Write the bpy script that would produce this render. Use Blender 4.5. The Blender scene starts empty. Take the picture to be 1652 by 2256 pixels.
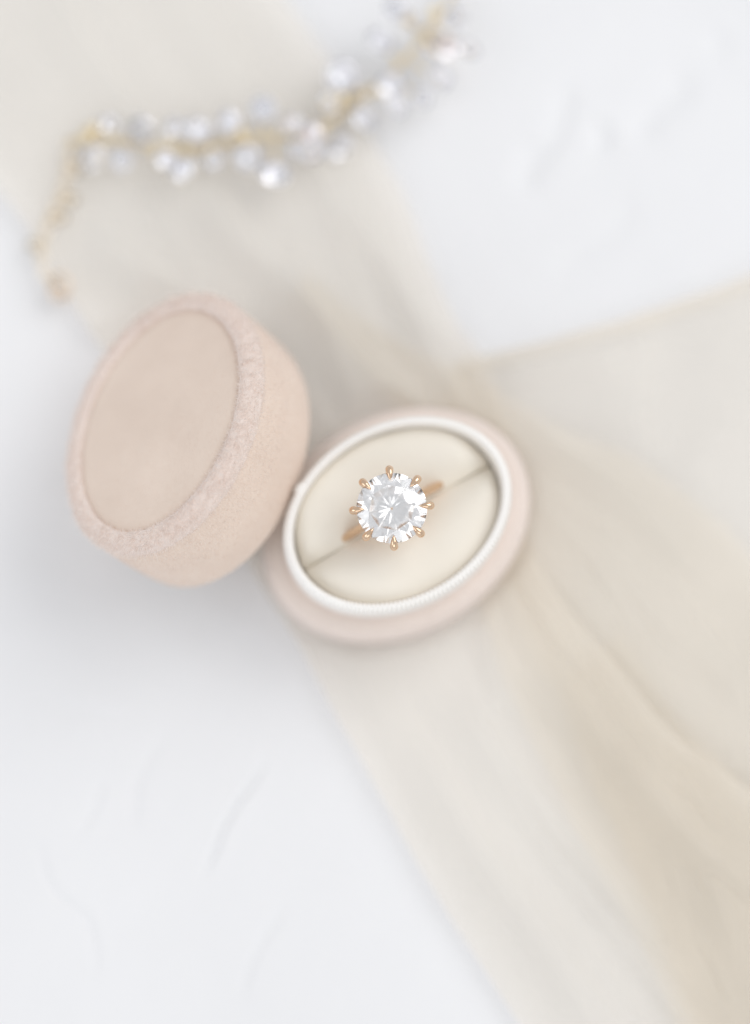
import bpy, bmesh, math, random
import numpy as np
from mathutils import Vector, Matrix

random.seed(7); rng = np.random.default_rng(7)
sc = bpy.context.scene
MM = 0.001                      # every shape below is written in millimetres
R = math.radians

# ------------------------------------------------------------------ camera
TILT = R(7.5); DIST = 296.0; LENS = 109.6; SENS = 56.0
FPX = 2255 * LENS / SENS
CAM = np.array([-2.4816, -39.5999, 322.8407])        # mm
ROT = np.array([[1, 0, 0], [0, math.cos(TILT), math.sin(TILT)], [0, -math.sin(TILT), math.cos(TILT)]])
cam = bpy.data.cameras.new('camera')
cam.sensor_fit = 'VERTICAL'; cam.sensor_height = SENS; cam.sensor_width = 41.5
cam.lens = LENS
cam.clip_start = 0.005; cam.clip_end = 20
cam.dof.use_dof = True
cam.dof.focus_distance = 0.2960
cam.dof.aperture_fstop = LENS / 27.5
cam_o = bpy.data.objects.new('camera', cam); sc.collection.objects.link(cam_o)
cam_o.location = Vector(CAM * MM); cam_o.rotation_euler = (TILT, 0, 0)
sc.camera = cam_o

def U(px, py, z=0.0):
    """a point of the layout sheet (1652 x 2255) at height z, in mm"""
    d = ROT.T @ np.array([(px - 826) / FPX, -(py - 1127.5) / FPX, -1.0])
    return CAM + d * ((z - CAM[2]) / d[2])

# ------------------------------------------------------------------ light
w = bpy.data.worlds.new('World'); sc.world = w; w.use_nodes = True
bg = w.node_tree.nodes['Background']
bg.inputs[0].default_value = (0.97, 0.98, 1.0, 1); bg.inputs[1].default_value = 0.69

def area(name, loc, target, size, size_y, power, col):
    l = bpy.data.lights.new(name, 'AREA'); l.shape = 'RECTANGLE'; l.size = size; l.size_y = size_y
    l.energy = power; l.color = col
    o = bpy.data.objects.new(name, l); sc.collection.objects.link(o)
    o.location = loc
    o.rotation_euler = (Vector(target) - Vector(loc)).to_track_quat('-Z', 'Y').to_euler()
    return o
area('window_light', (0.98, 0.66, 1.12), (0, 0, 0.02), 1.35, 1.2, 11.5, (1.0, 0.985, 0.965))
area('left_fill', (-1.3, -0.5, 0.9), (0, 0, 0.02), 1.1, 0.9, 4.0, (0.97, 0.985, 1.0))  # added fill with no known source, lifts the shade left of the lid
area('front_fill', (0.05, -1.25, 0.95), (0, 0, 0.02), 1.3, 0.8, 4.0, (1.0, 0.99, 0.98))  # added fill with no known source, softens the shade below the lid

vs = sc.view_settings
vs.view_transform = 'Standard'; vs.look = 'None'; vs.exposure = 0.0; vs.gamma = 1.0
sc.render.engine = 'CYCLES'
cy = sc.cycles
cy.max_bounces = 24; cy.transmission_bounces = 20; cy.transparent_max_bounces = 24
cy.diffuse_bounces = 6; cy.glossy_bounces = 8
cy.caustics_refractive = True; cy.caustics_reflective = True
cy.blur_glossy = 0.3; cy.sample_clamp_indirect = 6.0
cy.use_denoising = True
try:
    cy.denoiser = 'OPENIMAGEDENOISE'
except Exception:
    pass

# ------------------------------------------------------------------ helpers
def link(o, parent=None):
    sc.collection.objects.link(o)
    if parent is not None:
        o.parent = parent
    return o

def mesh(name, verts, faces, mat, parent=None, smooth=True):
    me = bpy.data.meshes.new(name)
    me.from_pydata([tuple(v) for v in (np.asarray(verts, float) * MM)], [], faces)
    me.update()
    if smooth:
        me.polygons.foreach_set('use_smooth', [True] * len(me.polygons))
    if mat: me.materials.append(mat)
    return link(bpy.data.objects.new(name, me), parent)

def empty(name, loc=(0, 0, 0), label=None, cat=None, group=None):
    o = bpy.data.objects.new(name, None); o.empty_display_size = 0.005
    o.location = Vector(loc) * MM
    link(o); tag(o, label, cat, group)
    return o

def tag(o, label=None, cat=None, group=None, kind=None):
    if label: o['label'] = label
    if cat: o['category'] = cat
    if group: o['group'] = group
    if kind: o['kind'] = kind
    return o

def grid_faces(nu, nv, closed_u=False, closed_v=False):
    f = []
    for i in range(nu if closed_u else nu - 1):
        for j in range(nv if closed_v else nv - 1):
            a = i * nv + j; b = ((i + 1) % nu) * nv + j
            c = ((i + 1) % nu) * nv + (j + 1) % nv; d = i * nv + (j + 1) % nv
            f.append((a, b, c, d))
    return f

def catmull(pts, n):
    P = np.asarray(pts, float)
    seg = np.linalg.norm(np.diff(P, axis=0), axis=1)
    t = np.concatenate([[0], np.cumsum(seg)])
    s = np.linspace(0, t[-1], n)
    ext = np.vstack([2 * P[0] - P[1], P, 2 * P[-1] - P[-2]])
    out = []
    for v in s:
        i = min(max(np.searchsorted(t, v, 'right') - 1, 0), len(P) - 2)
        u = (v - t[i]) / max(t[i + 1] - t[i], 1e-9)
        p0, p1, p2, p3 = ext[i], ext[i + 1], ext[i + 2], ext[i + 3]
        out.append(0.5 * ((2 * p1) + (-p0 + p2) * u + (2 * p0 - 5 * p1 + 4 * p2 - p3) * u * u + (-p0 + 3 * p1 - 3 * p2 + p3) * u ** 3))
    return np.array(out)

def tube(path, radii, seg=10, flat=None, closed=False):
    """swept tube: verts, faces; flat = (axis, factor) squashes the section along an axis"""
    P = np.asarray(path, float); n = len(P)
    rad = np.broadcast_to(np.asarray(radii, float), (n,))
    if closed:
        T = np.roll(P, -1, 0) - np.roll(P, 1, 0)
    else:
        T = np.gradient(P, axis=0)
    T /= np.linalg.norm(T, axis=1)[:, None] + 1e-12
    ref = np.array([0, 0, 1.0]) if abs(T[0][2]) < 0.9 else np.array([1.0, 0, 0])
    N = ref - T[0] * (ref @ T[0]); N /= np.linalg.norm(N)
    V = []
    a = np.linspace(0, 2 * np.pi, seg, endpoint=False)
    for i in range(n):
        N = N - T[i] * (N @ T[i]); N /= np.linalg.norm(N) + 1e-12
        B = np.cross(T[i], N)
        ring = (np.cos(a)[:, None] * N + np.sin(a)[:, None] * B) * rad[i]
        if flat is not None:
            ax = np.asarray(flat[0], float)
            ring = ring + np.outer(ring @ ax, ax) * (flat[1] - 1)
        V.append(P[i] + ring)
    V = np.vstack(V); F = grid_faces(n, seg, closed, True)
    if not closed:
        F.append(tuple(range(seg))[::-1]); F.append(tuple((n - 1) * seg + k for k in range(seg)))
    return V, F

class MB:
    def __init__(self): self.v = []; self.f = []; self.n = 0
    def add(self, V, F):
        V = np.asarray(V, float)
        self.v.append(V); self.f += [tuple(i + self.n for i in f) for f in F]; self.n += len(V)
        return self
    def build(self, name, mat, parent=None, smooth=True):
        return mesh(name, np.vstack(self.v), self.f, mat, parent, smooth)

def vnoise(x, y, seed=0, octaves=3):
    """smooth value noise, about -1..1"""
    out = np.zeros_like(x, float); amp = 1.0; tot = 0
    for o in range(octaves):
        g = np.random.default_rng(seed * 31 + o).uniform(-1, 1, (64, 64))
        xf = x * 2 ** o; yf = y * 2 ** o
        xi = np.floor(xf).astype(int); yi = np.floor(yf).astype(int)
        u = xf - xi; v = yf - yi; u = u * u * (3 - 2 * u); v = v * v * (3 - 2 * v)
        a = g[xi % 64, yi % 64]; b = g[(xi + 1) % 64, yi % 64]; c = g[xi % 64, (yi + 1) % 64]; d = g[(xi + 1) % 64, (yi + 1) % 64]
        out += amp * ((a * (1 - u) + b * u) * (1 - v) + (c * (1 - u) + d * u) * v); tot += amp; amp *= 0.5
    return out / tot

# ------------------------------------------------------------------ materials
def mat(name, col, rough=0.5, metal=0.0, **kw):
    m = bpy.data.materials.new(name); m.use_nodes = True
    p = m.node_tree.nodes['Principled BSDF']
    p.inputs['Base Color'].default_value = (*col, 1); p.inputs['Roughness'].default_value = rough
    p.inputs['Metallic'].default_value = metal
    for k, v in kw.items():
        p.inputs[k.replace('_', ' ')].default_value = v
    return m

def noise_tint(m, c1, c2, scale, detail=4.0, lo=0.35, hi=0.65, bump=0.0, bscale=None, bdist=0.0001):
    nt = m.node_tree; p = nt.nodes['Principled BSDF']
    tc = nt.nodes.new('ShaderNodeTexCoord')
    n = nt.nodes.new('ShaderNodeTexNoise'); n.inputs['Scale'].default_value = scale; n.inputs['Detail'].default_value = detail
    nt.links.new(tc.outputs['Object'], n.inputs['Vector'])
    r = nt.nodes.new('ShaderNodeValToRGB')
    r.color_ramp.elements[0].position = lo; r.color_ramp.elements[0].color = (*c1, 1)
    r.color_ramp.elements[1].position = hi; r.color_ramp.elements[1].color = (*c2, 1)
    nt.links.new(n.outputs['Fac'], r.inputs['Fac']); nt.links.new(r.outputs['Color'], p.inputs['Base Color'])
    if bump:
        n2 = nt.nodes.new('ShaderNodeTexNoise'); n2.inputs['Scale'].default_value = bscale; n2.inputs['Detail'].default_value = 3
        nt.links.new(tc.outputs['Object'], n2.inputs['Vector'])
        b = nt.nodes.new('ShaderNodeBump'); b.inputs['Strength'].default_value = bump; b.inputs['Distance'].default_value = bdist
        nt.links.new(n2.outputs['Fac'], b.inputs['Height']); nt.links.new(b.outputs['Normal'], p.inputs['Normal'])
    return m

def velvet(name, c1, c2, sheen=0.5, tint=(1, 0.95, 0.93)):
    m = mat(name, c1, 1.0, Sheen_Weight=sheen, Sheen_Roughness=0.45)
    p = m.node_tree.nodes['Principled BSDF']
    p.inputs['Sheen Tint'].default_value = (*tint, 1); p.inputs['Specular IOR Level'].default_value = 0.1
    return noise_tint(m, c1, c2, 90.0, 5.0, 0.3, 0.7, 0.15, 4000.0, 0.00005)

M_blush = velvet('blush_velvet', (0.73, 0.61, 0.525), (0.80, 0.68, 0.59), 0.7, (1, 0.95, 0.92))
M_blush_base = velvet('blush_velvet_painted_sheen', (0.785, 0.69, 0.63), (0.815, 0.72, 0.66), 1.0, (1, 0.96, 0.95))  # same velvet as the lid, its nap sheen put into a paler colour
M_ivory = velvet('ivory_velvet', (0.83, 0.78, 0.69), (0.855, 0.81, 0.73), 0.3, (1, 0.98, 0.92))
M_grosgrain = noise_tint(mat('white_grosgrain', (0.92, 0.905, 0.88), 0.7), (0.905, 0.885, 0.855), (0.93, 0.915, 0.895), 60.0)
M_fringe = velvet('blush_fringe', (0.80, 0.705, 0.655), (0.83, 0.74, 0.69), 0.7)
def translucent_mix(m, col, fac):
    nt = m.node_tree; p = nt.nodes['Principled BSDF']; t = nt.nodes.new('ShaderNodeBsdfTranslucent')
    t.inputs['Color'].default_value = (*col, 1); mx = nt.nodes.new('ShaderNodeMixShader'); mx.inputs[0].default_value = fac
    nt.links.new(p.outputs[0], mx.inputs[1]); nt.links.new(t.outputs[0], mx.inputs[2])
    nt.links.new(mx.outputs[0], nt.nodes['Material Output'].inputs['Surface'])
    return m
M_pile = translucent_mix(velvet('blush_pile', (0.78, 0.66, 0.58), (0.82, 0.70, 0.62), 0.7), (0.85, 0.73, 0.65), 0.45)
M_base_pile = translucent_mix(velvet('blush_base_pile', (0.82, 0.735, 0.69), (0.85, 0.77, 0.72), 1.0), (0.86, 0.78, 0.74), 0.45)  # nap sheen of the base put into the fibre colour as well
M_fringe_hair = translucent_mix(velvet('fringe_pile', (0.90, 0.83, 0.79), (0.92, 0.86, 0.82), 0.7), (0.93, 0.87, 0.83), 0.55)
M_gold = mat('rose_gold', (0.77, 0.56, 0.395), 0.08, 1.0)
M_vine = noise_tint(mat('vine_gold', (0.86, 0.75, 0.55), 0.35, 1.0), (0.81, 0.69, 0.47), (0.90, 0.81, 0.63), 400.0)
M_chain = noise_tint(mat('pale_gold', (0.95, 0.87, 0.74), 0.45, 1.0), (0.93, 0.84, 0.70), (0.97, 0.90, 0.79), 300.0)
M_clasp = noise_tint(mat('antique_gold', (0.80, 0.68, 0.56), 0.4, 1.0), (0.76, 0.64, 0.52), (0.84, 0.73, 0.62), 300.0)
M_silver = noise_tint(mat('foil_silver', (0.96, 0.96, 0.98), 0.35, 1.0), (0.94, 0.94, 0.96), (0.98, 0.98, 0.99), 500.0)
M_copper = noise_tint(mat('foil_copper', (0.98, 0.88, 0.82), 0.35, 1.0), (0.97, 0.86, 0.79), (0.99, 0.90, 0.85), 500.0)

def glass(name, col, ior, rough=0.0):
    m = bpy.data.materials.new(name); m.use_nodes = True; nt = m.node_tree
    nt.nodes.remove(nt.nodes['Principled BSDF'])
    g = nt.nodes.new('ShaderNodeBsdfGlass'); g.inputs['Color'].default_value = (*col, 1)
    g.inputs['IOR'].default_value = ior; g.inputs['Roughness'].default_value = rough
    nt.links.new(g.outputs[0], nt.nodes['Material Output'].inputs['Surface'])
    return m
M_stone = glass('brilliant_stone', (0.998, 0.998, 1.0), 2.4)
M_crystal = glass('cut_crystal', (0.99, 0.99, 1.0), 1.6)

def chiffon(name, col, cover):
    """thin sheer cloth: part of the light passes straight between the threads"""
    m = bpy.data.materials.new(name); m.use_nodes = True; nt = m.node_tree
    p = nt.nodes['Principled BSDF']
    p.inputs['Roughness'].default_value = 0.8; p.inputs['Specular IOR Level'].default_value = 0.15
    p.inputs['Sheen Weight'].default_value = 0.15
    tc = nt.nodes.new('ShaderNodeTexCoord')
    n = nt.nodes.new('ShaderNodeTexNoise'); n.inputs['Scale'].default_value = 55.0; n.inputs['Detail'].default_value = 5.0
    nt.links.new(tc.outputs['Object'], n.inputs['Vector'])
    r = nt.nodes.new('ShaderNodeValToRGB')
    r.color_ramp.elements[0].position = 0.3; r.color_ramp.elements[0].color = (*[c * 0.96 for c in col], 1)
    r.color_ramp.elements[1].position = 0.7; r.color_ramp.elements[1].color = (*col, 1)
    nt.links.new(n.outputs['Fac'], r.inputs['Fac']); nt.links.new(r.outputs['Color'], p.inputs['Base Color'])
    tl = nt.nodes.new('ShaderNodeBsdfTranslucent'); nt.links.new(r.outputs['Color'], tl.inputs['Color'])
    m1 = nt.nodes.new('ShaderNodeMixShader'); m1.inputs[0].default_value = 0.35
    nt.links.new(p.outputs[0], m1.inputs[1]); nt.links.new(tl.outputs[0], m1.inputs[2])
    tr = nt.nodes.new('ShaderNodeBsdfTransparent')
    m2 = nt.nodes.new('ShaderNodeMixShader'); m2.inputs[0].default_value = cover
    nt.links.new(tr.outputs[0], m2.inputs[1]); nt.links.new(m1.outputs[0], m2.inputs[2])
    nt.links.new(m2.outputs[0], nt.nodes['Material Output'].inputs['Surface'])
    # fine crepe weave
    n2 = nt.nodes.new('ShaderNodeTexNoise'); n2.inputs['Scale'].default_value = 900.0; n2.inputs['Detail'].default_value = 4.0
    nt.links.new(tc.outputs['Object'], n2.inputs['Vector'])
    b = nt.nodes.new('ShaderNodeBump'); b.inputs['Strength'].default_value = 0.25; b.inputs['Distance'].default_value = 0.0003
    nt.links.new(n2.outputs['Fac'], b.inputs['Height']); nt.links.new(b.outputs['Normal'], p.inputs['Normal'])
    return m
M_silk = chiffon('cream_chiffon', (0.915, 0.865, 0.785), 0.50)

M_table = mat('white_plaster', (0.80, 0.805, 0.82), 0.75)
noise_tint(M_table, (0.785, 0.79, 0.807), (0.815, 0.82, 0.837), 14.0, 6.0, 0.35, 0.65, 0.3, 160.0, 0.0004)

# ------------------------------------------------------------------ polylines in the plane
def seg_dist(X, Y, line):
    """signed distance to a polyline (left of travel positive) and the position 0..1 along it"""
    L = np.asarray(line, float)[:, :2]
    best = np.full(X.shape, 1e9); sign = np.ones(X.shape); along = np.zeros(X.shape)
    ln = np.linalg.norm(np.diff(L, axis=0), axis=1); tot = ln.sum(); acc = 0
    for i in range(len(L) - 1):
        a, b = L[i], L[i + 1]; d = b - a
        u = np.clip(((X - a[0]) * d[0] + (Y - a[1]) * d[1]) / (d @ d), 0, 1)
        dx = X - a[0] - u * d[0]; dy = Y - a[1] - u * d[1]
        ds = np.hypot(dx, dy); s = np.sign(d[0] * dy - d[1] * dx)
        m = ds < best
        best = np.where(m, ds, best); sign = np.where(m, s, sign); along = np.where(m, (acc + u * ln[i]) / tot, along)
        acc += ln[i]
    return best * sign, along

def smooth01(x, a, b):
    t = np.clip((x - a) / (b - a), 0, 1); return t * t * (3 - 2 * t)

# ------------------------------------------------------------------ tabletop
def axis_coords(lo, hi, step, far):
    c = np.arange(lo, hi + 1e-6, step)
    out = []; x = hi; s = step
    while x < far: s *= 1.35; x += s; out.append(x)
    left = []; x = lo; s = step
    while x > -far: s *= 1.35; x -= s; left.append(x)
    return np.concatenate([left[::-1], c, out])
xs = axis_coords(-72, 72, 0.55, 420); ys = axis_coords(-88, 104, 0.55, 420)
X, Y = np.meshgrid(xs, ys, indexing='ij')
Z = 0.42 * vnoise(X / 42, Y / 42, 3, 3) + 0.14 * vnoise(X / 7, Y / 7, 5, 4)
cracks = [  # (points on the layout sheet, depth, half width, ridge)
    ([(592, 1650), (560, 1712), (520, 1770), (488, 1830), (462, 1896), (430, 1948)], 0.75, 0.5),
    ([(78, 1830), (96, 1910), (128, 1972), (190, 2020), (208, 2090), (206, 2170)], 0.38, 0.6),
    ([(232, 1700), (205, 1780), (160, 1850)], 0.28, 0.8),
    ([(370, 1600), (300, 1720), (290, 1850)], 0.28, 1.0),
    ([(640, 1980), (560, 2100), (520, 2220)], 0.3, 0.9),
    ([(1335, 262), (1325, 300), (1345, 330)], 0.9, 1.8),
    ([(1190, 300), (1175, 350), (1150, 430)], 0.8, 2.2),
    ([(1530, 140), (1490, 200), (1430, 255), (1400, 330)], 0.9, 2.6),
    ([(1260, 170), (1225, 290), (1180, 350)], 0.7, 2.0),
    ([(1600, 60), (1560, 130)], 0.5, 2.2),
    ([(1420, 420), (1330, 520), (1200, 600)], 0.4, 2.6),
    ([(40, 1480), (150, 1560), (330, 1590)], 0.12, 1.2),
]
for pts, dep, hw in cracks:
    line = catmull([U(*p)[:2] for p in pts], 24)
    line = line + 0.35 * np.stack([vnoise(line[:, 0] / 3, line[:, 1] / 3, 11), vnoise(line[:, 0] / 3, line[:, 1] / 3, 12)], 1)
    d, al = seg_dist(X, Y, line)
    taper = smooth01(al, 0.0, 0.25) * (1 - smooth01(al, 0.75, 1.0))
    Z -= dep * np.exp(-(d / hw) ** 2) * taper
    Z += 0.22 * dep * np.exp(-((d - 1.9 * hw) / (1.6 * hw)) ** 2) * taper
Z -= 0.45
tab = mesh('tabletop', np.stack([X.ravel(), Y.ravel(), Z.ravel()], 1), grid_faces(len(xs), len(ys)), M_table)
tag(tab, 'white plaster styling board with faint cracks under everything', kind='structure')

# ------------------------------------------------------------------ ellipse data of the box
BOX_C = np.array([0.95, -0.25]); BOX_ANG = R(29.5)
def box_uv(X, Y):
    x = X - BOX_C[0]; y = Y - BOX_C[1]; c, s = math.cos(BOX_ANG), math.sin(BOX_ANG)
    return x * c + y * s, -x * s + y * c
# lid pose
LID_P = np.array([-27.424, 9.656, 10.264]); LID_AZ = R(79.4); LID_T = R(33.1); LID_D = R(150.6)
LA, LB, LH = 21.5, 16.9, 16.75
lid_axis = Vector((math.cos(LID_D + math.pi / 2), math.sin(LID_D + math.pi / 2), 0))
LID_M = Matrix.Translation(Vector(LID_P) * MM) @ Matrix.Rotation(LID_T, 4, lid_axis) @ Matrix.Rotation(LID_AZ, 4, 'Z')
def lid_world(P):
    M3 = np.array(LID_M.to_3x3()); return np.asarray(P) @ M3.T + LID_P

# ------------------------------------------------------------------ silk
def ribbon(name, left, right, z0, folds, label, cat, nu=190, nv=110, lift_l=0.6, lift_r=0.6, seed=1, wob=0.35, hems=(), pleat=1.1, pfreq=7.0):
    Lp = catmull([U(*p)[:2] for p in left], nu); Rp = catmull([U(*p)[:2] for p in right], nu)
    t = np.linspace(0, 1, nv)
    X = Lp[:, None, 0] * (1 - t) + Rp[:, None, 0] * t
    Y = Lp[:, None, 1] * (1 - t) + Rp[:, None, 1] * t
    # slightly wavering raw edges
    along = np.linspace(0, 1, nu)[:, None] * np.ones(nv)
    X = X + 0.9 * vnoise(along * 14, t[None, :] * 0 + 3.3, seed + 40) * (abs(t[None, :] - 0.5) * 2) ** 2
    Z = np.full(X.shape, z0, float) + wob * vnoise(X / 17, Y / 17, seed, 3) + pleat * (1 - np.abs(vnoise(along * 4.0 + 1.7 + t[None, :] * 1.5, t[None, :] * pfreq + 0 * along + 0.8 * along, seed + 3, 2))) ** 2.0
    ln = np.ones(nu)[:, None] * t[None, :]
    for pts, amp, w1, w2 in folds:          # w1: width on the left of travel, w2: on the right
        line = catmull([U(*p)[:2] for p in pts], 30)
        d, al = seg_dist(X, Y, line)
        taper = smooth01(al, 0.0, 0.22) * (1 - smooth01(al, 0.78, 1.0))
        wd = np.where(d > 0, w1, w2)
        Z += 1.7 * amp * np.exp(-(d / wd) ** 2) * taper
    wid = np.linalg.norm(Lp - Rp, axis=1)[:, None]
    Z += 0.35 * lift_l * np.exp(-(ln * wid / 1.8) ** 2) + 0.35 * lift_r * np.exp(-((1 - ln) * wid / 1.8) ** 2)
    # pressed flat under the box and the lid
    u, v = box_uv(X, Y); q = np.hypot(u / 22.5, v / 17.4)
    cap = 0.35 + 0.25 * z0 + 9 * np.clip(q - 1.0, 0, None) ** 1.0 * 2.2
    Z = np.where(Z > cap, cap, Z)
    q2 = np.hypot((X + 36) / 19, (Y - 13) / 22)
    cap2 = 0.45 + 0.25 * z0 + 14 * np.clip(q2 - 1.0, 0, None)
    Z = np.where(Z > cap2, cap2, Z)
    Z = np.maximum(Z, 0.12 + 0.15 * z0)
    o = mesh(name, np.stack([X.ravel(), Y.ravel(), Z.ravel()], 1), grid_faces(nu, nv), M_silk)
    # turned hems along both long edges: a narrow second layer of the same cloth
    for side in hems:
        k = 5; P = []
        e = 0 if side == 0 else nv - 1
        for i in range(nu):
            a0 = np.array([X[i, e], Y[i, e], Z[i, e]])
            in_dir = np.array([X[i, nv - 1 - e] - X[i, e], Y[i, nv - 1 - e] - Y[i, e]]); in_dir /= np.linalg.norm(in_dir) + 1e-9
            cell = wid[i, 0] / (nv - 1)
            wd = 2.4 + 1.2 * float(vnoise(np.array([i * 0.06]), np.array([4.4]), seed + 9, 2)[0])
            for c in range(k + 1):
                d_ = wd * c / k
                f = min(d_ / cell, nv - 2.001); j0 = int(f); fr = f - j0
                j0, j1 = (j0, j0 + 1) if side == 0 else (nv - 1 - j0, nv - 2 - j0)
                zz = Z[i, j0] * (1 - fr) + Z[i, j1] * fr
                P.append((a0[0] + in_dir[0] * d_, a0[1] + in_dir[1] * d_, zz + 0.10 + 0.2 * math.sin(math.pi * c / k)))
        mesh('hem', P, grid_faces(nu, k + 1), M_silk, o)
    tag(o, label, cat, 'silk ribbons')
    return o

ribbon('silk_ribbon',
       [(1000, 800), (1060, 786), (1250, 742), (1450, 682), (1652, 610), (1900, 520), (2250, 420)],
       [(960, 1000), (1040, 1150), (1180, 1430), (1340, 1800), (1490, 2200), (1650, 2600), (1900, 3000)], 0.3,
       [([(1385, 700), (1395, 800), (1385, 930), (1420, 1050)], 1.1, 3.0, 9.0),
        ([(1080, 830), (1250, 800), (1380, 790)], 0.9, 3, 3),
        ([(1652, 900), (1550, 1000), (1500, 1150)], 0.8, 4, 4)],
       'pale sheer ribbon tail running off to the right above the darker layers', 'ribbon', lift_l=0.9, seed=2, hems=(0,))
ribbon('silk_ribbon',
       [(655, 635), (680, 670), (715, 710), (795, 812), (870, 895), (930, 1010), (1000, 1180), (1100, 1450), (1250, 1800), (1420, 2100), (1560, 2420), (1800, 2800)],  # narrow upper-left wedge is an added strip standing in for a fold's shadow
       [(680, 612), (770, 685), (870, 752), (960, 800), (1040, 832), (1130, 885), (1250, 958), (1400, 1012), (1550, 1130), (1652, 1230), (1900, 1500), (2250, 1900)], 1.0,
       [([(1110, 930), (1300, 1050), (1480, 1200), (1652, 1380)], 1.4, 5.5, 4.0),
        ([(1250, 1150), (1420, 1330), (1600, 1500), (1720, 1600)], 1.3, 5.0, 3.5),
        ([(1180, 1200), (1330, 1400), (1500, 1560), (1700, 1690)], 0.8, 4.0, 3),
        ([(1652, 1690), (1560, 1690), (1450, 1660)], 1.0, 2, 3)],
       'middle sheer ribbon layer fanning right from beside the oval ring box', 'ribbon', lift_r=1.0, seed=5)
ribbon('silk_ribbon',  # extra cloth layer, added to darken this corner
       [(1240, 1500), (1290, 1700), (1390, 1900), (1470, 2080), (1540, 2300), (1640, 2600)],
       [(1360, 1400), (1460, 1540), (1560, 1660), (1700, 1800), (1950, 1950), (2250, 2250)], 1.4,
       [([(1380, 1560), (1500, 1780), (1600, 2000), (1660, 2260)], 1.6, 3.5, 5.0),
        ([(1500, 1640), (1600, 1760), (1720, 1900)], 1.2, 3.0, 5.0)],
       'extra cream ribbon layer added to darken the lower right corner', 'ribbon', lift_l=0.5, lift_r=0.8, seed=15)
ribbon('silk_ribbon',
       [(-620, -260), (-300, 140), (0, 432), (100, 580), (200, 730), (400, 1030), (600, 1330), (680, 1470), (800, 1680), (950, 1950), (1150, 2256), (1300, 2480), (1600, 2850)],
       [(160, -760), (420, -300), (640, 30), (730, 160), (830, 330), (900, 470), (950, 600), (1000, 715), (1060, 800), (1120, 960), (1160, 1180), (1230, 1320), (1380, 1500), (1480, 1620), (1652, 1740), (1900, 1920), (2300, 2250)], 1.6,
       [([(600, 600), (700, 705), (780, 800), (870, 885), (930, 930)], 2.6, 2.2, 7.0),
        ([(100, -40), (200, 130), (330, 300), (450, 420)], 1.5, 3, 5),
        ([(180, 480), (260, 560), (400, 680), (520, 800)], 1.6, 2.5, 4),
        ([(420, 400), (560, 560), (680, 640), (800, 780)], 1.4, 3, 4),
        ([(330, -60), (480, 120), (600, 280), (740, 430), (840, 580)], 1.2, 4, 5),
        ([(720, 420), (830, 560), (920, 690), (1010, 800)], 1.4, 3, 3),
        ([(1060, 1330), (1080, 1450), (1110, 1600)], 1.0, 2.2, 2.2),
        ([(1010, 1480), (1090, 1650), (1220, 1800), (1340, 1940), (1450, 2080)], 1.7, 2.0, 4.5),
        ([(1180, 1420), (1280, 1560), (1400, 1720), (1560, 1900), (1700, 2020)], 1.5, 3.0, 4.0),
        ([(900, 1560), (1010, 1780), (1150, 1990), (1300, 2200), (1400, 2330)], 1.3, 3.0, 5.0),
        ([(1150, 1240), (1215, 1320), (1365, 1505), (1465, 1630), (1630, 1750), (1800, 1860), (1950, 1990)], 1.7, 2.2, 7.0),
        ([(1350, 1620), (1480, 1790), (1620, 1900), (1750, 1990)], 1.2, 3.0, 4.0)],
       'wide cream chiffon ribbon running diagonally beneath both halves of the ring box', 'ribbon', nu=330, nv=170, lift_l=0.8, lift_r=1.1, seed=8)

# ------------------------------------------------------------------ lofted oval shells
def oval_loft(a, b, prof, n=160, bulge=2.0, close=False, rip=None):
    """prof: list of (inset, z); an oval ring for each; returns verts (profile-major), faces"""
    th = np.linspace(0, 2 * np.pi, n, endpoint=False)
    c, s = np.cos(th), np.sin(th)
    # outward normal of the ellipse so that an inset is a true offset
    nx, ny = c / a, s / b; nl = np.hypot(nx, ny); nx /= nl; ny /= nl
    V = []
    for k, (ins, z) in enumerate(prof):
        off = -ins + (rip(th, k) if rip else 0)
        V.append(np.stack([a * c + nx * off, b * s + ny * off, np.full(n, z, float)], 1))
    V = np.vstack(V); F = [tuple(reversed(f)) for f in grid_faces(len(prof), n, close, True)]
    return V, F

def pile(name, src_V, src_F, mat_, parent, count, length, width, jitter, direction=None, seed=1):
    """short velvet pile: one tapered blade per fibre, scattered over a surface"""
    g = np.random.default_rng(seed)
    V = np.asarray(src_V, float)
    T = []
    for f in src_F:
        for k in range(1, len(f) - 1): T.append((f[0], f[k], f[k + 1]))
    T = np.array(T); A, B, C = V[T[:, 0]], V[T[:, 1]], V[T[:, 2]]
    N = np.cross(B - A, C - A); ar = np.linalg.norm(N, axis=1); N /= ar[:, None] + 1e-12
    idx = g.choice(len(T), count, p=ar / ar.sum())
    r1 = np.sqrt(g.random(count))[:, None]; r2 = g.random(count)[:, None]
    P = A[idx] * (1 - r1) + B[idx] * r1 * (1 - r2) + C[idx] * r1 * r2
    n = N[idx]
    d = n + g.normal(0, jitter, (count, 3))
    if direction is not None: d = d + direction(P, n)
    d /= np.linalg.norm(d, axis=1)[:, None]
    L = length * g.uniform(0.6, 1.25, count)[:, None]
    side = np.cross(d, g.normal(0, 1, (count, 3))); side /= np.linalg.norm(side, axis=1)[:, None] + 1e-12
    base = P - n * 0.05
    bend = g.normal(0, 0.25, (count, 3)) * L
    mid = base + d * L * 0.55
    tip = base + d * L + bend
    VV = np.stack([base - side * width, base + side * width, mid + side * width * 0.8, mid - side * width * 0.8, tip], 1).reshape(-1, 3)
    F = []
    for i in range(count):
        o = i * 5; F.append((o, o + 1, o + 2, o + 3)); F.append((o + 3, o + 2, o + 4))
    o = mesh(name, VV, F, mat_, parent, True)
    o['kind'] = 'stuff'
    return o

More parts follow.
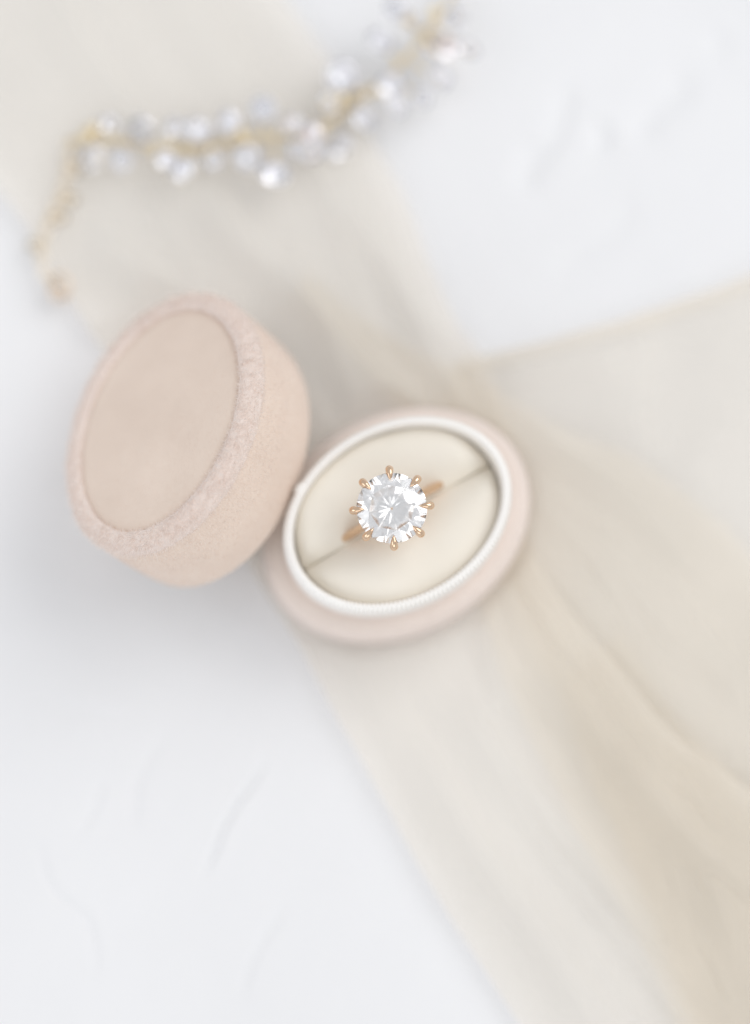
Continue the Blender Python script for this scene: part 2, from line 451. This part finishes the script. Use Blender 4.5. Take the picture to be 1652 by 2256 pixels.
# ------------------------------------------------------------------ ring box base
base = empty('ring_box', (BOX_C[0], BOX_C[1], 0.7), 'open blush velvet oval ring box base holding the ring on ivory cushions', 'ring box')
base.rotation_euler = (0, 0, BOX_ANG)
A0, B0 = 22.0, 17.1
prof = [(3.0, 0.0), (0.8, 0.0), (0.25, 0.5), (0.05, 2.5), (-0.05, 6.0), (0.0, 9.0), (0.15, 10.4), (0.5, 11.4), (1.1, 12.1), (1.9, 12.45), (2.8, 12.45), (3.6, 12.25), (4.3, 11.9), (4.6, 10.5)]
SV, SF = oval_loft(A0, B0, prof, 180)
shell = mesh('shell', SV, SF, M_blush_base, base)
bt = mesh('bottom', *oval_loft(A0, B0, [(3.05, 0.05), (9, 0.05), (16.5, 0.05)], 90), M_blush, base)
pile('pile', SV, [f for f in SF if min(SV[i][2] for i in f) > 1.0], M_base_pile, shell, 26000, 0.3, 0.03, 0.5, None, 3)
# ribbed ribbon collar
NR = 150
def rib(th, k):
    amt = [0, .12, .15, .18, .2, .2, .19, .17, .12, .06, .03, .02, 0][k]
    seam = 0.35 * np.exp(-((np.angle(np.exp(1j * (th - R(128))))) / 0.05) ** 4)
    return amt * np.sign(np.cos(th * NR)) * np.abs(np.cos(th * NR)) ** 0.6 + (seam if k < 8 else 0)
cprof = [(0.15, 10.5), (0.0, 13.0), (-0.02, 16.5), (0.0, 20.2), (0.08, 21.1), (0.35, 21.7), (0.8, 21.98), (1.1, 21.92), (1.35, 21.6), (1.48, 21.0), (1.52, 19.6), (1.52, 15.0), (1.52, 10.5)]
CV, CF = oval_loft(18.2, 13.95, cprof, NR * 8, rip=rib)
collar = mesh('collar', CV, CF, M_grosgrain, base)
# second end of the ribbon lapped over the inside
# ivory cushions
def smooth_end(x): return max(0.0, (x - 0.72) / 0.28) ** 2
def cushion(sgn):
    a, b = 16.62, 12.37
    nu, nv = 90, 44
    u = a * np.sin(np.linspace(-math.pi / 2, math.pi / 2, nu)) * 0.995
    V = []
    for ui in u:
        vmax = b * math.sqrt(max(1 - (ui / a) ** 2, 0)) + 0.02
        vmin = 0.0
        vmax = max(vmax, vmin + 0.05)
        for k in range(nv):
            q = k / (nv - 1); q = 0.5 - 0.5 * math.cos(math.pi * q)
            v = vmin + (vmax - vmin) * q
            edge = max(1 - abs(2 * q - 1) ** (2.6 if q < 0.5 else 5.0), 0) ** 0.5
            endf = max(1 - abs(ui / a) ** 12, 0) ** 0.5
            wid = min(1.0, (vmax - vmin) / 6.0)
            deep = 0.35 if q < 0.5 else 0.7
            deep *= 0.35 + 0.65 * wid
            zz = 20.7 - 1.6 * (1 - wid) - deep * (1 - edge) - 1.8 * (1 - endf) - 0.5 * (ui / a) ** 2 - (2.3 if q < 0.5 else 0.7) * abs(2 * q - 1) ** 1.9 * wid - 1.6 * smooth_end(abs(ui / a))
            zz += 0.15 * math.sin(ui * 0.5 + sgn)
            V.append((ui, sgn * v, zz))
    V = np.array(V); V[:, 2] += 0.12 * vnoise(V[:, 0] / 4 + 5, V[:, 1] / 4 + 5, 6, 2)
    F = grid_faces(nu, nv)
    if sgn > 0: F = [tuple(reversed(f)) for f in F]
    F = [tuple(reversed(f)) for f in F]
    o = mesh('cushion', V, F, M_ivory, base)
    return o
cushion(1); cushion(-1)

# ------------------------------------------------------------------ ring box lid
lid = empty('ring_box_cover', (0, 0, 0), 'blush velvet oval ring box lid leaning tilted against the base', 'box lid')
lid.matrix_world = LID_M
wall_prof = [(3.2, LH - 3.4), (1.9, LH - 4.5), (1.7, 3.0), (1.5, 0.35), (1.0, 0.0), (0.45, 0.0), (0.15, 0.35), (0.02, 1.5), (-0.15, 4.0), (-0.25, 8.0), (-0.1, LH - 5.0), (0.05, LH - 3.4), (0.25, LH - 2.4)]
WV, WF = oval_loft(LA, LB, wall_prof, 200)
wall = mesh('wall', WV, WF, M_blush, lid)
outer = [f for f in WF if min(f) >= 5 * 200]
pile('pile', WV, outer, M_pile, wall, 60000, 0.2, 0.022, 0.4, None, 11)
welt_prof = [(0.45, LH - 3.2), (0.12, LH - 2.7), (0.06, LH - 2.1), (0.22, LH - 1.4), (0.65, LH - 0.75), (1.2, LH - 0.2), (1.85, LH + 0.08), (2.45, LH + 0.08), (2.9, LH - 0.2), (3.2, LH - 1.0)]
welt_n = 260
def welt_wave(th, k):
    return 0.07 * np.sin(th * 23 + 1.3) * np.sin(th * 7) + 0.05 * np.sin(th * 61) * np.sin(th * 11 + 2)
EV, EF = oval_loft(LA, LB, welt_prof, welt_n, rip=welt_wave)
welt = mesh('welt', EV, EF, M_fringe, lid)
def comb(P, n):
    out = np.stack([P[:, 0] / LA ** 2, P[:, 1] / LB ** 2, 0 * P[:, 0]], 1); out /= np.linalg.norm(out, axis=1)[:, None]
    tang = np.cross(out, [0, 0, 1.0]); ang = np.arctan2(P[:, 1], P[:, 0])
    sw = vnoise(ang * 14, P[:, 2] * 0.8 + 20, 21, 3)[:, None]
    return out * 1.6 + tang * 1.5 * sw + np.array([0, 0, 0.25])
pile('fringe', EV, [f for f in EF if min(f) >= welt_n], M_fringe_hair, welt, 17000, 0.85, 0.03, 0.3, comb, 13)
pile('tuft', EV, [f for f in EF if min(f) >= 3 * welt_n], M_fringe_hair, welt, 1600, 1.25, 0.06, 0.2, comb, 29)
def comb_in(P, n):
    return comb(P, n) * -0.5 + np.array([0, 0, 0.5])
pile('fringe', EV, [f for f in EF if min(f) >= 7 * welt_n], M_fringe_hair, welt, 2200, 0.6, 0.04, 0.4, comb_in, 19)
def comb_down(P, n):
    return comb(P, n) * 0.4 + np.array([0, 0, -1.4])
upper = [f for f in WF if min(f) >= 9 * 200]
pile('fringe', WV, upper, M_fringe_hair, wall, 7000, 0.5, 0.024, 0.35, comb_down, 14)
# top panel
def panel():
    th = np.linspace(0, 2 * np.pi, 160, endpoint=False); V = []; rs = np.linspace(0, 1, 40)[1:]
    a, b = LA - 3.0, LB - 3.0
    V = [(0, 0, LH + 0.0)]
    for r in rs:
        z = LH - 0.25 + 0.25 * (1 - r ** 2) - 0.45 * max(0.0, (r - 0.88) / 0.12) ** 2.5
        for t_ in th: V.append((a * r * math.cos(t_), b * r * math.sin(t_), z))
    V = np.array(V); V[:, 2] += 0.06 * vnoise(V[:, 0] / 5 + 9, V[:, 1] / 5 + 9, 31, 2) * (1 - (np.hypot(V[:, 0] / a, V[:, 1] / b)) ** 2)
    n = 160; F = [(0, 1 + i, 1 + (i + 1) % n) for i in range(n)]
    for k in range(len(rs) - 1):
        for i in range(n):
            F.append((1 + k * n + i, 1 + (k + 1) * n + i, 1 + (k + 1) * n + (i + 1) % n, 1 + k * n + (i + 1) % n))
    return V, F
PV, PF = panel()
top = mesh('top_panel', PV, PF, M_blush, lid)
pile('pile', PV, PF, M_pile, top, 40000, 0.13, 0.02, 0.5, None, 17)
# cavity lining
mesh('lining', *oval_loft(LA, LB, [(1.9, LH - 4.4), (6, LH - 4.2), (12, LH - 4.2), (16.6, LH - 4.2)], 100), M_ivory, lid)

# ------------------------------------------------------------------ brilliant cut
def brilliant(Rg, table=0.655, crown=34.0, pav=41.0, gird=0.035, lower=0.23, star=0.80, phase=0.0, arc=True):
    hc = Rg * (1 - table) * math.tan(R(crown)); hp = Rg * math.tan(R(pav)); g = gird * Rg
    V = []; F = []
    def add(r, a, z): V.append((r * math.cos(a), r * math.sin(a), z)); return len(V) - 1
    e = math.pi / 4
    T = [add(Rg * table, phase + e * k, hc + g) for k in range(8)]
    zm = hc * (1 - star * math.cos(e / 2)) / (1 - table)
    Mi = [add(Rg * star, phase + e * (k + .5), zm + g) for k in range(8)]
    # girdle: 32 points; upper z follows the facet planes
    def plane_z(p, q, s, x, y):
        p, q, s = map(np.array, (p, q, s)); n = np.cross(q - p, s - p); return p[2] - (n[0] * (x - p[0]) + n[1] * (y - p[1])) / n[2]
    Gu = [None] * 32; Gl = [None] * 32
    for j in range(16):
        a = phase + e * j / 2
        Gu[2 * j] = add(Rg, a, g); Gl[2 * j] = add(Rg, a, 0)
    culet = add(0, 0, -hp)
    P = [add(Rg * lower, phase + e * (k + .5), -hp * (1 - lower * math.cos(e / 2))) for k in range(8)]
    for j in range(16):
        a = phase + e * (j + .5) / 2; x, y = Rg * math.cos(a), Rg * math.sin(a)
        k = j // 2
        zu = plane_z(V[Mi[k]], V[Gu[2 * j]], V[Gu[(2 * j + 2) % 32]], x, y)
        zl = plane_z(V[P[k]], V[Gl[2 * j]], V[Gl[(2 * j + 2) % 32]], x, y)
        Gu[2 * j + 1] = add(Rg, a, zu); Gl[2 * j + 1] = add(Rg, a, zl)
    F.append(tuple(T))
    for k in range(8):
        F.append((T[k], Mi[k], T[(k + 1) % 8]))                                   # star
        F.append((T[k], Mi[k - 1], Gu[4 * k], Mi[k]))                             # kite
        F.append((Mi[k], Gu[4 * k], Gu[4 * k + 1], Gu[4 * k + 2]))
        F.append((Mi[k], Gu[4 * k + 2], Gu[4 * k + 3], Gu[(4 * k + 4) % 32]))
        F.append((culet, P[k], Gl[4 * k], P[k - 1]))                              # pavilion main
        F.append((P[k], Gl[4 * k + 2], Gl[4 * k + 1], Gl[4 * k]))
        F.append((P[k], Gl[(4 * k + 4) % 32], Gl[4 * k + 3], Gl[4 * k + 2]))
    for i in range(32):
        F.append((Gu[i], Gl[i], Gl[(i + 1) % 32], Gu[(i + 1) % 32]))
    return np.array(V), F

def fix_normals(o):
    bm = bmesh.new(); bm.from_mesh(o.data); bmesh.ops.recalc_face_normals(bm, faces=bm.faces); bm.to_mesh(o.data); bm.free()
    return o

# ------------------------------------------------------------------ ring
RG = 5.25
LEAN = R(4.0)
ring = empty('ring', (0, 0, 0), 'rose gold solitaire ring with round brilliant stone in eight claw prongs', 'ring')
# ring frame: local x along the slit, local z up through the stone
ring.matrix_world = Matrix.Translation(Vector((0.0, -0.25, 28.3)) * MM) @ Matrix.Rotation(LEAN, 4, Vector((1, 0, 0))) @ Matrix.Rotation(BOX_ANG, 4, 'Z')
V, F = brilliant(RG, pav=42.0, lower=0.12, crown=33.0, phase=R(12.0) - BOX_ANG)
stone = fix_normals(mesh('stone', V, F, M_stone, ring, smooth=False))
for k in range(8):
    a = R(3.5 + 45 * k) - BOX_ANG
    prof_r = [(0.42, -0.98), (0.62, -0.72), (0.88, -0.40), (1.045, -0.14), (1.095, 0.02), (1.075, 0.125), (0.99, 0.185), (0.89, 0.215), (0.775, 0.238)]
    path = catmull([(r * RG, 0, z * RG) for r, z in prof_r], 40)
    s = np.linspace(0, 1, 40)
    rad = np.interp(s, [0, .3, .55, .68, .78, .88, .95, 1.0], [.085, .09, .10, .112, .12, .094, .055, .006]) * RG
    V, F = tube(path, rad, 14)
    ca, sa = math.cos(a), math.sin(a)
    V = np.stack([V[:, 0] * ca - V[:, 1] * sa, V[:, 0] * sa + V[:, 1] * ca, V[:, 2]], 1)
    fix_normals(mesh('prong', V, F, M_gold, ring))
def circle(r, z, n=72): 
    a = np.linspace(0, 2 * np.pi, n, endpoint=False); return np.stack([r * np.cos(a), r * np.sin(a), 0 * a + z], 1)
gal = MB(); gal.add(*tube(circle(0.83 * RG, -0.50 * RG), 0.42, 10, closed=True)); gal.add(*tube(circle(0.50 * RG, -0.93 * RG), 0.5, 10, closed=True))
fix_normals(gal.build('gallery', M_gold, ring))
# shank: a hoop in the local x-z plane, its top under the gallery
HR = 9.9; hz = -0.98 * RG - HR
ang = np.linspace(0, 2 * np.pi, 140, endpoint=False)
secn = 16; V = []
for t_ in ang:
    c, s = math.cos(t_), math.sin(t_)
    for q in np.linspace(0, 2 * np.pi, secn, endpoint=False):
        rr = HR + 0.62 * math.copysign(abs(math.cos(q)) ** 0.7, math.cos(q)); yy = 0.7 * math.copysign(abs(math.sin(q)) ** 0.7, math.sin(q))
        V.append((rr * c, yy, rr * s + hz))
band = fix_normals(mesh('band', V, grid_faces(140, secn, True, True), M_gold, ring))
for sx in (-1, 1):
    path = catmull([(sx * 8.6, 0, hz + 5.6), (sx * 7.0, 0, hz + 8.3), (sx * 5.2, 0, hz + 10.9), (sx * 4.2, 0, -0.52 * RG)], 24)
    V, F = tube(path, np.linspace(0.6, 0.48, 24), 10)
    fix_normals(mesh('shoulder', V, F, M_gold, ring))

# ------------------------------------------------------------------ crystal vine
vine = empty('crystal_hair_vine', U(600, 310, 0), 'blurred gold bridal hair vine set with clear and peach crystals', 'hair vine')
V0 = U(600, 310, 0)
def loc(P): return np.asarray(P, float) - V0
stem_px = [(150, 312), (230, 308), (320, 318), (400, 326), (480, 318), (550, 305), (620, 300), (700, 285), (770, 235), (840, 185), (890, 130), (940, 70), (985, 10), (1020, -60)]
stem = catmull([U(x, y, 4.2 + 0.8 * math.sin(i * 1.3)) for i, (x, y) in enumerate(stem_px)], 160)
wire = MB(); s = np.linspace(0, 60, 160)
for ph in (0, 2.1, 4.2):
    off = np.stack([0 * s, np.cos(s * 1.9 + ph), np.sin(s * 1.9 + ph)], 1) * 0.45
    wire.add(*tube(loc(stem + off), 0.2, 6))
stem_o = fix_normals(wire.build('stem', M_vine, vine))
crystals = [(240, 272, 1.3), (310, 287, 1.9), (205, 347, 1.7), (268, 352, 1.5), (365, 350, 1.5), (402, 372, 1.7), (437, 287, 1.9), (385, 280, 1.4),
            (505, 268, 1.7), (545, 347, 1.8), (580, 240, 1.8), (470, 352, 1.3), (605, 382, 2.1), (645, 275, 1.7), (745, 322, 1.9), (690, 335, 1.4),
            (752, 168, 2.2), (860, 186, 2.0), (838, 92, 2.0), (872, 232, 1.7), (800, 262, 1.8), (795, 205, 1.5), (960, 98, 1.9), (968, 172, 1.9), (905, 50, 1.6), (1000, 40, 1.7),
            (725, 225, 1.5), (930, 215, 1.4), (655, 330, 1.3), (870, 20, 1.6), (1035, 110, 1.4)]
peach = [(687, 297, 1.7), (988, 106, 1.7)]
cm = {}
def crystal_mesh(name, m):
    V, F = brilliant(1.0, table=0.55, crown=38, pav=40)
    o = fix_normals(mesh(name, V, F, m, None, smooth=False)); me = o.data; bpy.data.objects.remove(o); return me
me_clear = crystal_mesh('crystal', M_crystal); me_peach = crystal_mesh('peach_crystal', M_crystal)
def cup_mesh(name, m):
    prof = [(0.0, -0.98), (0.30, -0.80), (0.75, -0.40), (1.06, -0.04), (1.12, 0.06), (1.05, 0.10)]
    a = np.linspace(0, 2 * np.pi, 20, endpoint=False)
    V = [(r * math.cos(t_), r * math.sin(t_), z) for r, z in prof for t_ in a]
    o = mesh(name, V, grid_faces(len(prof), 20, False, True), m); me = o.data; bpy.data.objects.remove(o); return me
me_cup = cup_mesh('setting', M_silver); me_cup_p = cup_mesh('setting', M_copper)
for i, (x, y, r) in enumerate(crystals + peach):
    pk = i >= len(crystals)
    z = 8.5 if pk else random.uniform(4.5, 7.0)
    p = U(x, y, z)
    o = link(bpy.data.objects.new('crystal', me_peach if pk else me_clear), vine)
    if pk: o['label'] = 'peach tinted crystal'
    o.location = Vector(loc(p) * MM); r *= 1.12; o.scale = (r, r, r)
    tx, ty = random.uniform(-0.45, 0.45), random.uniform(-0.45, 0.45)
    o.rotation_euler = (tx, ty, random.uniform(0, 6))
    cup = link(bpy.data.objects.new('setting', me_cup_p if pk else me_cup), o)
    j = np.linalg.norm((stem - p)[:, :2], axis=1).argmin()
    q = stem[j]; midp = (p + q) / 2 + np.array([0, 0, -1.0])
    tw = fix_normals(mesh('twig', *tube(catmull([loc(p) + [0, 0, -r * 0.9], loc(midp), loc(q)], 10), 0.3, 6), M_vine, vine))
# small gold beads and leaves on the stem
for i in range(15):
    j = random.randrange(6, 150); p = loc(stem[j]) + np.array([random.uniform(-2, 2), random.uniform(-2, 2), random.uniform(-0.5, 1.0)])
    bm = bmesh.new(); bmesh.ops.create_icosphere(bm, subdivisions=2, radius=random.uniform(0.7, 1.1) * MM)
    for v_ in bm.verts: v_.co.x *= 1.35
    me = bpy.data.meshes.new('bead'); bm.to_mesh(me); bm.free(); me.materials.append(M_vine)
    me.polygons.foreach_set('use_smooth', [True] * len(me.polygons))
    o = link(bpy.data.objects.new('bead', me), vine); o.location = Vector(p * MM); o.rotation_euler = (0, 0, random.uniform(0, 3))
# chain with oval links hanging from the end, and its clasp
ch_px = [(152, 312), (150, 360), (142, 410), (120, 460), (100, 510), (90, 560), (98, 600), (122, 632)]
ch = catmull([U(x, y, 2.6) for x, y in ch_px], 22)
a = np.linspace(0, 2 * np.pi, 16, endpoint=False)
for i in range(len(ch) - 1):
    c = (ch[i] + ch[i + 1]) / 2; d = ch[i + 1] - ch[i]; d /= np.linalg.norm(d)
    up = np.array([0, 0, 1.0]); side = np.cross(up, d); side /= np.linalg.norm(side)
    if i % 2: side, up = up * 0.8 + side * 0.6, side
    P = c + np.outer(np.cos(a) * 1.05, d) + np.outer(np.sin(a) * 0.75, side)
    fix_normals(mesh('chain_link', *tube(loc(P), 0.16, 7, closed=True), M_chain, vine))
for (x, y, z) in [(165, 370, 2.4), (150, 440, 2.3), (128, 480, 2.2), (80, 540, 2.2)]:     # little leaf charms
    p = loc(U(x, y, z)); n = 18; q = np.linspace(0, 2 * np.pi, n, endpoint=False)
    rr = np.abs(np.cos(q / 2)) ** 0.6
    V = [p + np.array([0, 0, 0.45])] + [p + np.array([1.7 * math.cos(t_) , 1.1 * math.sin(t_), 0.0]) for t_ in q] + [p + np.array([0, 0, -0.25])]
    F = [(0, 1 + i, 1 + (i + 1) % n) for i in range(n)] + [(n + 1, 1 + (i + 1) % n, 1 + i) for i in range(n)]
    fix_normals(mesh('leaf_charm', V, F, M_chain, vine))
P = U(128, 632, 2.6) + np.stack([np.cos(a) * 1.6 + 0.3, np.sin(a) * 2.2, 0 * a], 1)
cl = MB(); cl.add(*tube(loc(P), 0.36, 8, closed=True)); cl.add(*tube(loc(np.array([U(118, 622, 2.8), U(140, 652, 2.8)])), 0.6, 8))
fix_normals(cl.build('clasp', M_clasp, vine))
